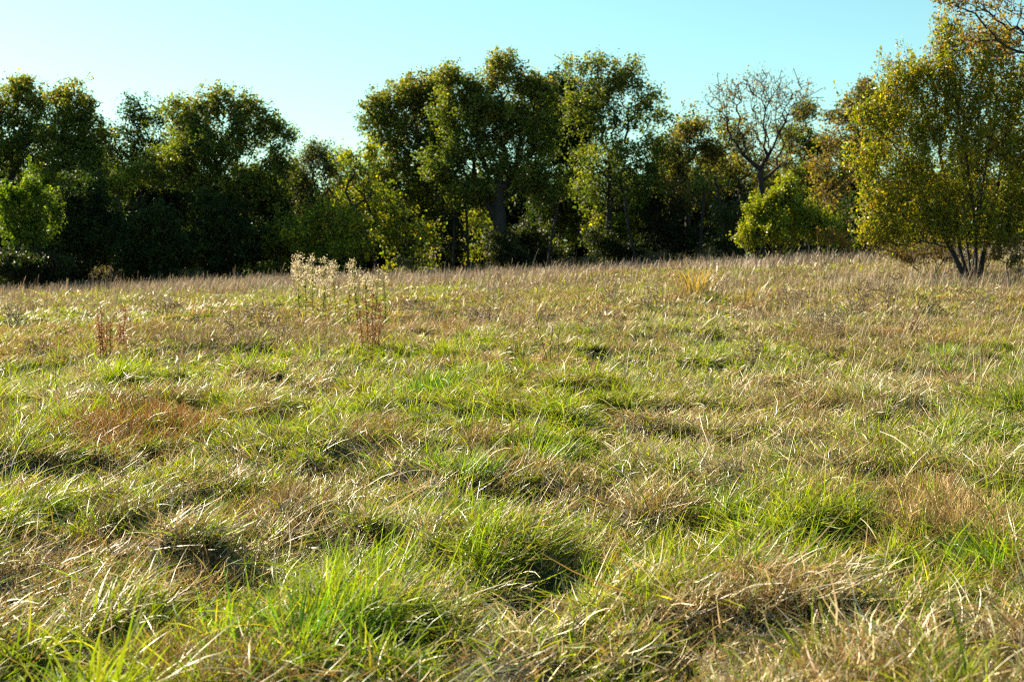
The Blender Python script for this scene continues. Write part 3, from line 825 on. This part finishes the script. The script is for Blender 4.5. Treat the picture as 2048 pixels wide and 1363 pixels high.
# --- the wood behind: one tree after another, closing the gaps below the crowns
BACK = [(-120, 108, 260), (0, 112, 290), (95, 106, 300), (200, 110, 300), (300, 106, 310), (400, 110, 320), (500, 107, 330), (590, 112, 345), (690, 108, 345), (770, 110, 330), (870, 106, 320),
        (960, 111, 330), (1050, 107, 330), (1150, 112, 340), (1250, 107, 335), (1340, 110, 300), (1440, 108, 310), (1530, 112, 330), (1620, 108, 320), (1720, 110, 300), (1830, 106, 320), (1940, 110, 300), (2060, 106, 300), (2170, 108, 300)]
NEXT = ['at the far left edge', 'behind the oak cut by the left edge', 'behind the bright green sapling', 'behind the gold tinted oak', 'behind the thin crowned dark tree', 'behind the broad left oak',
        'behind the right half of the broad left oak', 'behind the left side of the gap', 'in the gap behind the bright shrubs', 'behind the leaning yellow green tree', 'behind the left central oak',
        'left behind the great central oak', 'right behind the great central oak', 'behind the narrow dark central tree', 'behind the open topped oak', 'behind the brownish green tree',
        'left behind the nearly bare tree', 'right behind the nearly bare tree', 'behind the small green crowned tree', 'behind the golden brown tree', 'behind the left half of the large near tree',
        'behind the middle of the large near tree', 'behind the right half of the large near tree', 'beyond the right edge']
for (px, d, tp), nx in zip(BACK, NEXT):
    tp = tp + rng.integers(-8, 10)
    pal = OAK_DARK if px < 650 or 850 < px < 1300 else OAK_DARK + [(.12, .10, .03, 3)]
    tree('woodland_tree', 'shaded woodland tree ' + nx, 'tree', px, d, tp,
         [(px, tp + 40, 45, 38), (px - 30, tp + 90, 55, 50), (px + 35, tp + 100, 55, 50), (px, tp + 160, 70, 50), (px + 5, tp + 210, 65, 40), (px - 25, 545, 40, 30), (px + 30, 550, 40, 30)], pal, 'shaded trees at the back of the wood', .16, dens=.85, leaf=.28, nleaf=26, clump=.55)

# ------------------------------------------------------------------ standing weeds, each a plant of its own
def tube_path(bag, pts, r0, r1, c, sides=5):
    pts = np.array(pts)
    r = np.linspace(r0, r1, len(pts))
    V, F = tubes(pts[:-1], pts[1:], r[:-1], r[1:], sides)
    bag.add(V, F, jit(np.array(c), len(V), .1, .04))

def top_at(px, py_base, py_top):
    x, y = onground(px, py_base)
    z = float(ground(x, y))
    h = P(px, py_top, y)[2] - z
    return np.array((x, y, z)), h

def fluffy_weed(px, pb, pt, lab, nh=1.0):
    b, h = top_at(px, pb, pt)
    root = thing('seed_head_weed', tuple(b), lab, 'weed', 'tall weeds with pale fluffy seed heads')
    st, lf, hd = Bag(), Bag(), Bag()
    lean = rng.normal(0, .05, 2)
    main = [np.array((lean[0] * t * h, lean[1] * t * h, t * h * .93)) + rng.normal(0, .008, 3) * (t > 0) for t in np.linspace(0, 1, 9)]
    main[0][2] = -.03
    tube_path(st, main, .012, .006, (.34, .34, .08))
    ends = [main[-1]]
    for k in range(int(8 * nh)):
        t = rng.uniform(.62, .97)
        p = main[int(t * 8)] * 1.0
        a = rng.random() * 6.28
        ln = rng.uniform(.10, .30) * (1.25 - t) * 1.3 + .03
        e_ = p + np.array((math.cos(a) * ln * .55, math.sin(a) * ln * .55, ln * .75))
        tube_path(st, [p, (p + e_) / 2 + np.array((math.cos(a), math.sin(a), -.3)) * ln * .1, e_], .004, .0025, (.30, .28, .10), 4)
        ends.append(e_)
    pts = []
    for e_ in ends:
        m_ = int(60 * nh)
        pts.append(e_ + rng.normal(0, 1, (m_, 3)) * np.array((.052, .052, .048)) * math.sqrt(nh))
    pts = np.concatenate(pts)
    m_ = len(pts)
    c = mixpal(m_, [(.72, .60, .45), (.56, .45, .30), (.36, .32, .13)], [4, 3, 2])
    hd.add(*leaves(pts, rng.uniform(.018, .034, m_), jit(c, m_, .12, .04), .8))
    m_ = int(80 * h)
    t = rng.uniform(.08, .85, m_)
    a = rng.random(m_) * 6.28
    B = np.stack([lean[0] * t * h, lean[1] * t * h, t * h * .93], -1)
    c = mixpal(m_, [(.16, .19, .03), (.24, .20, .06), (.13, .10, .05)], [3, 2, 2])
    lf.add(*blades(B, rng.uniform(.07, .15, m_) * (1.1 - .5 * t), rng.uniform(.018, .03, m_), a, rng.uniform(.7, 1.2, m_), rng.uniform(.3, 1.6, m_), jit(c, m_), jit(c, m_), 3))
    st.build('stem', M_WEED, root); lf.build('foliage', M_GREEN, root); hd.build('seed_head', M_FLUFF, root)  # the pale fluff is seed heads, not flowers

for px, pb, pt, lab, nh in [
    (597, 655, 503, 'tallest fluffy headed weed at the left end of its row, broadest pale head', 1.3),
    (612, 660, 522, 'fluffy headed weed half behind the leftmost one of the row', .8),
    (626, 650, 505, 'slim weed with one pale tuft, just right of the leftmost pair', .7),
    (650, 655, 510, 'full pale headed weed in the middle of the left cluster', 1.1),
    (673, 650, 518, 'pale headed weed at the right end of the left cluster', .9),
    (640, 668, 556, 'short greenish weed at the foot of the left cluster', .6),
    (693, 668, 548, 'short pale tufted weed between the two clusters', .7),
    (716, 660, 512, 'tall weed with small pale tufts leading the right cluster', .8),
    (733, 668, 545, 'low weed with a pale head in the right cluster', .8),
    (748, 655, 528, 'thin weed with a single small tuft near the right end', .5),
    (772, 655, 538, 'last thin tufted weed at the right end of the row', .6)]:
    fluffy_weed(px, pb, pt, lab, nh)

def dock(px, pb, stalks, lab, col=(.34, .14, .06)):
    b, _ = top_at(px, pb, pb - 60)
    root = thing('dock_plant', tuple(b), lab, 'weed', 'rusty dock plants')
    for (qx, qt) in stalks:
        h = P(qx, qt, b[1])[2] - b[2]
        tx = (qx - px) * b[1] / FPX
        st, sd2 = Bag(), Bag()
        yo = rng.normal(0, .06)
        line = [np.array((tx * (.55 + .45 * t), yo * t, h * t)) + rng.normal(0, .004, 3) for t in np.linspace(0, 1, 8)]
        tube_path(st, line, .009, .004, (.30, .14, .07))
        o = st.build('stalk', M_WEED, root)
        m_ = int(230 * h)
        t = rng.uniform(.25, 1.0, m_)
        q = np.array(line)[np.clip((t * 7).astype(int), 0, 7)] + rng.normal(0, 1, (m_, 3)) * np.array((.026, .026, .03))
        sd2.add(*leaves(q, rng.uniform(.018, .036, m_), jit(np.array(col), m_, .3, .1), .8))
        sd2.build('seed_head', M_WEED, o)  # rusty seeds strung along the stalk, not flowers
    lf = Bag()
    m_ = 18
    lf.add(*blades(np.zeros((m_, 3)) + rng.normal(0, .04, (m_, 3)) * np.array((1, 1, 0)), rng.uniform(.12, .3, m_), rng.uniform(.02, .045, m_), rng.random(m_) * 6.28, rng.uniform(.3, 1, m_), rng.uniform(.3, 1.3, m_),
                   jit((.12, .12, .03), m_), jit((.25, .14, .05), m_), 4))
    lf.build('basal_leaf', M_DEAD, root)

dock(212, 735, [(196, 630), (204, 612), (213, 645), (226, 634)], 'dense clump of rusty red dock stalks standing left in the meadow')
dock(244, 715, [(240, 640), (250, 604), (246, 650)], 'smaller rusty dock with one tall stalk, right beside the denser clump')
dock(742, 722, [(718, 610), (733, 585), (746, 568), (763, 600), (752, 640)], 'tall brown red weed stalks below the fluffy headed weeds', (.30, .15, .07))

def twiggy(px, pb, pt, lab, spreadpx=40, n=70, col=(.10, .075, .05), leafy=0, leafcol=(.2, .14, .07), name='dead_weed', cat='weed', stems=3, group=None, r=.006, upright=.5):
    b, h = top_at(px, pb, pt)
    root = thing(name, tuple(b), lab, cat, group)
    sx = spreadpx * b[1] / FPX
    v = rng.normal(0, 1, (n, 3)); v /= np.linalg.norm(v, axis=1, keepdims=True)
    A = np.array((0, 0, h * .6)) + v * np.array((sx, sx, h * .42)) * (rng.random((n, 1)) ** .4)
    A[:, 2] = np.clip(A[:, 2], h * .1, None)
    sl = [stem_path(np.array((rng.normal(0, .02), rng.normal(0, .02), -.03)), np.array((rng.normal(0, sx * .25), rng.normal(0, sx * .25), h * upright)), 5, .01) for _ in range(stems)]
    PP, par, tips = skeleton(sl, A, .2, .15, .12)
    w = np.zeros(len(PP)); w[tips] = 1
    for k in range(len(PP) - 1, -1, -1):
        if par[k] >= 0: w[par[k]] += w[k]
    R = np.maximum(.0036 * max(1, b[1] / 18), w ** .4 / (w.max() ** .4) * r)
    c_ = np.nonzero(par >= 0)[0]
    V, F = tubes(PP[par[c_]], PP[c_], R[par[c_]], R[c_], 4)
    bag = Bag(); bag.add(V, F, jit(np.array(col), len(V), .15, .05))
    bag.build('stem', M_WEED, root)
    if leafy:
        k = np.repeat(tips, leafy)
        Lp = PP[k] + rng.normal(0, .025, (len(k), 3))
        lb = Bag(); lb.add(*leaves(Lp, rng.uniform(.015, .035, len(k)), jit(np.array(leafcol), len(k), .3, .1), .6))
        lb.build('foliage', M_WEED, root)

def bare_stem(px, pb, tx, pt, lab, col=(.09, .055, .035), r=.005, head=0, name='dry_weed', cat='weed stem', group=None, twigs=4):
    b, h = top_at(px, pb, pt)
    root = thing(name, tuple(b), lab, cat, group)
    dx = (tx - px) * b[1] / FPX
    line = [np.array((dx * t, rng.normal(0, .01) * t, -.03 + (h + .03) * t)) + rng.normal(0, .003, 3) for t in np.linspace(0, 1, 9)]
    bag = Bag()
    tube_path(bag, line, r, r * .45, col)
    for k in range(twigs):
        p = line[rng.integers(4, 8)]
        a = rng.random() * 6.28
        ln = rng.uniform(.05, .16) * h
        tube_path(bag, [p, p + np.array((math.cos(a) * .5, math.sin(a) * .5, .8)) * ln], r * .4, r * .25, col, 4)
    bag.build('stem', M_WEED, root)
    if head:
        hb = Bag()
        m_ = head
        t = rng.uniform(.72, 1.0, m_)
        q = np.array(line)[np.clip((t * 8).astype(int), 0, 8)] + rng.normal(0, 1, (m_, 3)) * np.array((.014, .014, .05))
        hb.add(*leaves(q, rng.uniform(.012, .022, m_), jit(np.array((.42, .33, .22)), m_, .2, .05), .4))
        hb.build('seed_head', M_WEED, root)  # dry seeds round the upper stem, not flowers

twiggy(30, 668, 605, 'dark leafy clump of weed at the left edge of the meadow', 26, 90, (.07, .055, .03), 10, (.10, .11, .03), stems=6)
twiggy(392, 672, 628, 'low dark leafy weed left of the bare forked twig plant', 24, 60, (.07, .055, .035), 10, (.11, .09, .04), stems=4)
twiggy(462, 705, 612, 'bare forked twig plant standing between the dock and the fluffy weeds', 34, 46, (.11, .08, .06), 0, stems=2)
twiggy(520, 665, 600, 'grey brown fuzzy dead weed left of the fluffy headed weeds', 50, 110, (.17, .13, .09), 5, (.26, .19, .12), stems=6)
twiggy(960, 668, 612, 'rounded grey brown dead weed mound in the middle of the field', 42, 150, (.18, .13, .09), 6, (.27, .20, .13), stems=7)
twiggy(870, 660, 598, 'thin grey green twiggy weed in the middle of the field', 34, 60, (.14, .13, .07), 5, (.24, .22, .10), stems=4)
twiggy(1720, 655, 545, 'grey brown twiggy weed, left of the pair below the large near tree', 42, 120, (.15, .11, .08), 3, (.24, .17, .10), stems=7)
twiggy(1775, 640, 540, 'grey brown twiggy weed, right of the pair below the large near tree', 40, 110, (.16, .11, .08), 3, (.24, .17, .10), stems=7)
twiggy(1300, 650, 560, 'sparse olive twiggy weed left of the orange grass clump', 34, 50, (.20, .17, .07), 4, (.28, .24, .10), stems=4)
twiggy(1860, 640, 590, 'dark low weed clump right of the twiggy pair', 30, 70, (.08, .065, .04), 6, (.15, .13, .05), stems=5)
MARKS = [(225, 720, 'the rusty dock clump'), (462, 700, 'the forked twig plant'), (660, 660, 'the fluffy headed weeds'), (742, 722, 'the brown red weed'), (960, 660, 'the dead weed mound'),
         (1100, 745, 'the three dark bare stems'), (1395, 612, 'the orange grass clump'), (1630, 800, 'the two tall grass culms'), (1740, 650, 'the twiggy weed pair'), (860, 815, 'the dark green grass tuft'),
         (1075, 905, 'the central green tuft'), (300, 885, 'the rust red patch'), (400, 800, 'the left straw patch'), (1400, 820, 'the right straw patch'),
         (1650, 835, 'the brown patch on the right'), (1930, 720, 'the right edge green patch'), (1960, 800, 'the right edge brown patch'), (1860, 640, 'the dark low weed'),
         (1300, 650, 'the sparse olive weed'), (1300, 930, 'the lower green patch'), (40, 640, 'the left edge weed clump'), (1720, 925, 'the tan patch on the right'), (1190, 700, 'the wispy straw weed'),
         (590, 880, 'the left green patch'), (1550, 720, 'the right green strip')]
USED = {}
for k in range(44):
    qx = rng.uniform(60, 2000) if k % 3 else rng.uniform(1250, 1950)
    qb = 640 + 330 * rng.random() ** 1.3
    hh = rng.uniform(.5, 1.0) * 55 * (qb - 520) / 150
    near = sorted(MARKS, key=lambda q: (q[0] - qx) ** 2 + ((q[1] - qb) * 2.5) ** 2)[0]
    side = ('in front of' if qb > near[1] else 'behind') if abs(qb - near[1]) * 2.5 > abs(qx - near[0]) else ('right of' if qx > near[0] else 'left of')
    hd, tw = int(rng.integers(0, 2) * 40), int(rng.integers(0, 4))
    lab = 'thin %s stem %s, %s %s' % ('brown' if k % 2 else 'straw coloured', ('with a seedy top' if hd else 'with a bare tip'), side, near[2])
    if lab in USED: lab = lab.replace('thin ', 'taller ' if hh > USED[lab] else 'shorter ')
    if lab in USED: lab = lab.replace('thin ', 'twigged ' if tw else 'slender ')
    for w in ('frail ', 'wiry ', 'weathered ', 'faint '):
        if lab in USED: lab = w + lab.split(' ', 1)[1]
    if len(lab.split()) > 16: lab = lab.replace(' with a bare tip', '').replace(' with a seedy top', ', seedy')
    USED[lab] = hh
    bare_stem(qx, qb, qx + rng.normal(4, 10), qb - hh, lab, (.17, .11, .06) if k % 2 else (.30, .22, .12), .0036, hd, group='thin dry stems scattered over the meadow', twigs=tw)
twiggy(1190, 700, 590, 'wispy straw coloured weed right of the middle of the field', 40, 46, (.25, .18, .10), 3, (.36, .27, .15), stems=4)

for qx, qb, qt, sp, lab in [
    (330, 640, 596, 40, 'low brown weed patch behind the left edge of the dock clump'), (560, 690, 640, 30, 'small brown twiggy weed in front of the fluffy headed weeds'),
    (640, 735, 680, 30, 'sparse brown weed left of the tall brown red weed'), (820, 640, 596, 44, 'brown weed patch right of the fluffy headed weeds'),
    (1010, 620, 580, 50, 'wide thin brown weed patch below the great central oak'), (1440, 600, 548, 40, 'brown weed between the two orange grass clumps'),
    (1580, 640, 570, 50, 'wide grey brown weed left of the two tall grass culms'), (1660, 690, 610, 44, 'grey brown weed right of the two tall grass culms'),
    (1830, 700, 630, 36, 'brown weed in front of the dark low weed on the right'), (1960, 640, 570, 50, 'grey brown weed at the right edge in front of the large tree'),
    (1500, 740, 670, 36, 'dry brown weed right of the middle of the meadow'), (1230, 620, 575, 40, 'thin tan weed right behind the wispy straw coloured weed'),
    (80, 720, 670, 34, 'brown twiggy weed near the left edge of the meadow')]:
    twiggy(qx, qb, qt, lab, sp, 110, (.16, .11, .06) if qx % 4 else (.22, .16, .10), 4, (.26, .18, .09), stems=6, group='brown weeds scattered over the field')
bare_stem(1100, 748, 1072, 638, 'left and most tilted of three dark bare stems right of the field centre', group='three dark bare stems', r=.008, twigs=1)
bare_stem(1097, 748, 1106, 650, 'middle, upright one of three dark bare stems right of the field centre', group='three dark bare stems', r=.008, twigs=1)
bare_stem(1114, 742, 1118, 655, 'right, shortest of three dark bare stems right of the field centre', group='three dark bare stems', r=.008, twigs=1)
bare_stem(832, 600, 838, 555, 'short dark stem standing right of the fluffy headed weeds', twigs=0)
bare_stem(915, 720, 910, 600, 'thin brown stem in front of the rounded dead weed mound', r=.004, twigs=5)
bare_stem(115, 850, 112, 725, 'dark upright stem in the left foreground among pale straw', r=.004, twigs=2)
bare_stem(1625, 815, 1631, 472, 'tall hair thin grass culm reaching above the field edge, left of two', (.20, .12, .07), .0032, 30, 'grass_culm', 'grass stem', 'two tall culms', 0)
bare_stem(1652, 800, 1655, 478, 'tall nodding hair thin culm with a small seed head, right of two', (.20, .13, .08), .0032, 90, 'grass_culm', 'grass stem', 'two tall culms', 2)
bare_stem(218, 590, 222, 528, 'reddish brown stalk at the far left edge of the field against the dark wood', (.22, .12, .09), .02, 60, twigs=4)

# soft, out of focus stalks close to the camera
def near_culm(px, py, d, h, lab, tilt=.03):
    p = P(px, py, d)
    z = float(ground(p[0], p[1]))
    root = thing('seed_grass', (p[0], p[1], z), lab, 'grass stem', 'blurred seed stalks close to the camera')
    line = [np.array((tilt * t * h, 0, -.02 + h * t)) + rng.normal(0, .003, 3) for t in np.linspace(0, 1, 10)]
    b_ = Bag(); tube_path(b_, line, .0016, .001, (.42, .30, .18)); b_.build('stem', M_WEED, root)
    m_ = 150
    t = rng.beta(3, 1.4, m_)
    q = np.array(line)[np.clip((t * 9).astype(int), 0, 9)] + rng.normal(0, 1, (m_, 3)) * np.array((.008, .008, .03))
    hb = Bag(); hb.add(*leaves(q, rng.uniform(.006, .014, m_), jit(np.array((.50, .38, .26)), m_, .2, .05), .4)); hb.build('seed_head', M_WEED, root)  # the head is loose seeds, not flowers
near_culm(1425, 1300, 2.5, .88, 'taller blurred seed stalk in the right foreground')
near_culm(1322, 1300, 2.4, .62, 'shorter blurred seed stalk left of the taller one in the foreground', -.05)
near_culm(1600, 1300, 2.6, .70, 'faint blurred seed stalk right of the taller one in the foreground', .05)

def tuft(px, py, hpx, lab, cols, n=160, spread=.09, wscale=1.0, up=.55, name='grass_tuft', lean=.4):
    x, y = onground(px, py)
    z = float(ground(x, y))
    root = thing(name, (x, y, z), lab, 'grass tuft', 'grass tufts standing out of the meadow')
    L = hpx * y / FPX * .72
    a = rng.random(n) * 6.28
    r_ = np.abs(rng.normal(0, spread, n))
    B = np.stack([r_ * np.cos(a), r_ * np.sin(a), np.full(n, -.02)], -1)
    az = np.arctan2(np.sin(a) + lean * math.sin(WIND), np.cos(a) + lean * math.cos(WIND))
    c = mixpal(n, cols, [1] * len(cols))
    bag = Bag()
    bag.add(*blades(B, L * rng.uniform(.7, 1.5, n), np.maximum(.0045, y / FPX * 1.4) * wscale * rng.uniform(.7, 1.4, n), az, rng.uniform(.02, up, n), rng.uniform(.2, 1.3, n), jit(c * .8, n), jit(c, n), 6, rng.normal(0, .4, n)))
    bag.build('foliage', M_GREEN, root)

DG = [(.045, .12, .02), (.07, .16, .02), (.11, .20, .02)]
LG = [(.12, .22, .02), (.17, .27, .025), (.22, .28, .03)]
OG = [(.28, .18, .07), (.32, .23, .11), (.22, .17, .07)]
tuft(860, 822, 70, 'dark green grass tuft in the middle of the meadow', DG, 320, .16, 1.2)
tuft(1075, 912, 90, 'fresh green grass tuft just right of the centre', LG, 260, .15, 1.1)
tuft(930, 968, 90, 'green grass tuft left of and below the centre', DG + LG, 260, .13)
tuft(1395, 612, 80, 'upright orange grass clump near the far edge right of centre', OG, 150, .30, .8, .3)
tuft(1500, 618, 70, 'paler orange grass clump right of the upright orange one', OG + [(.24, .26, .08)], 90, .30, .8, .3)
tuft(700, 1135, 130, 'bright green tuft in the lower left of the meadow', LG, 300, .14, 1.1)
tuft(600, 1340, 170, 'large bright green tuft at the bottom edge', LG + DG, 340, .16, 1.3)
tuft(440, 1350, 120, 'glossy green tuft at the bottom edge, left of the largest one', LG, 160, .12, 1.3)
tuft(860, 1345, 130, 'sparser green tuft at the bottom edge, right of the largest one', LG + [(.40, .33, .18)], 160, .14, 1.2)
tuft(1990, 1165, 90, 'dense dark green grass cushion at the right edge', DG + LG, 500, .20, .9, 1.0)
tuft(1740, 1000, 60, 'upright broad green blades in the right foreground', DG, 60, .08, 1.5, .4)
tuft(1050, 1290, 100, 'green blades mixed with pale ones at the bottom centre', LG + [(.55, .48, .34)], 160, .16, 1.1)
tuft(1890, 740, 50, 'green tuft right of the middle of the meadow', LG, 200, .2, 1.0)
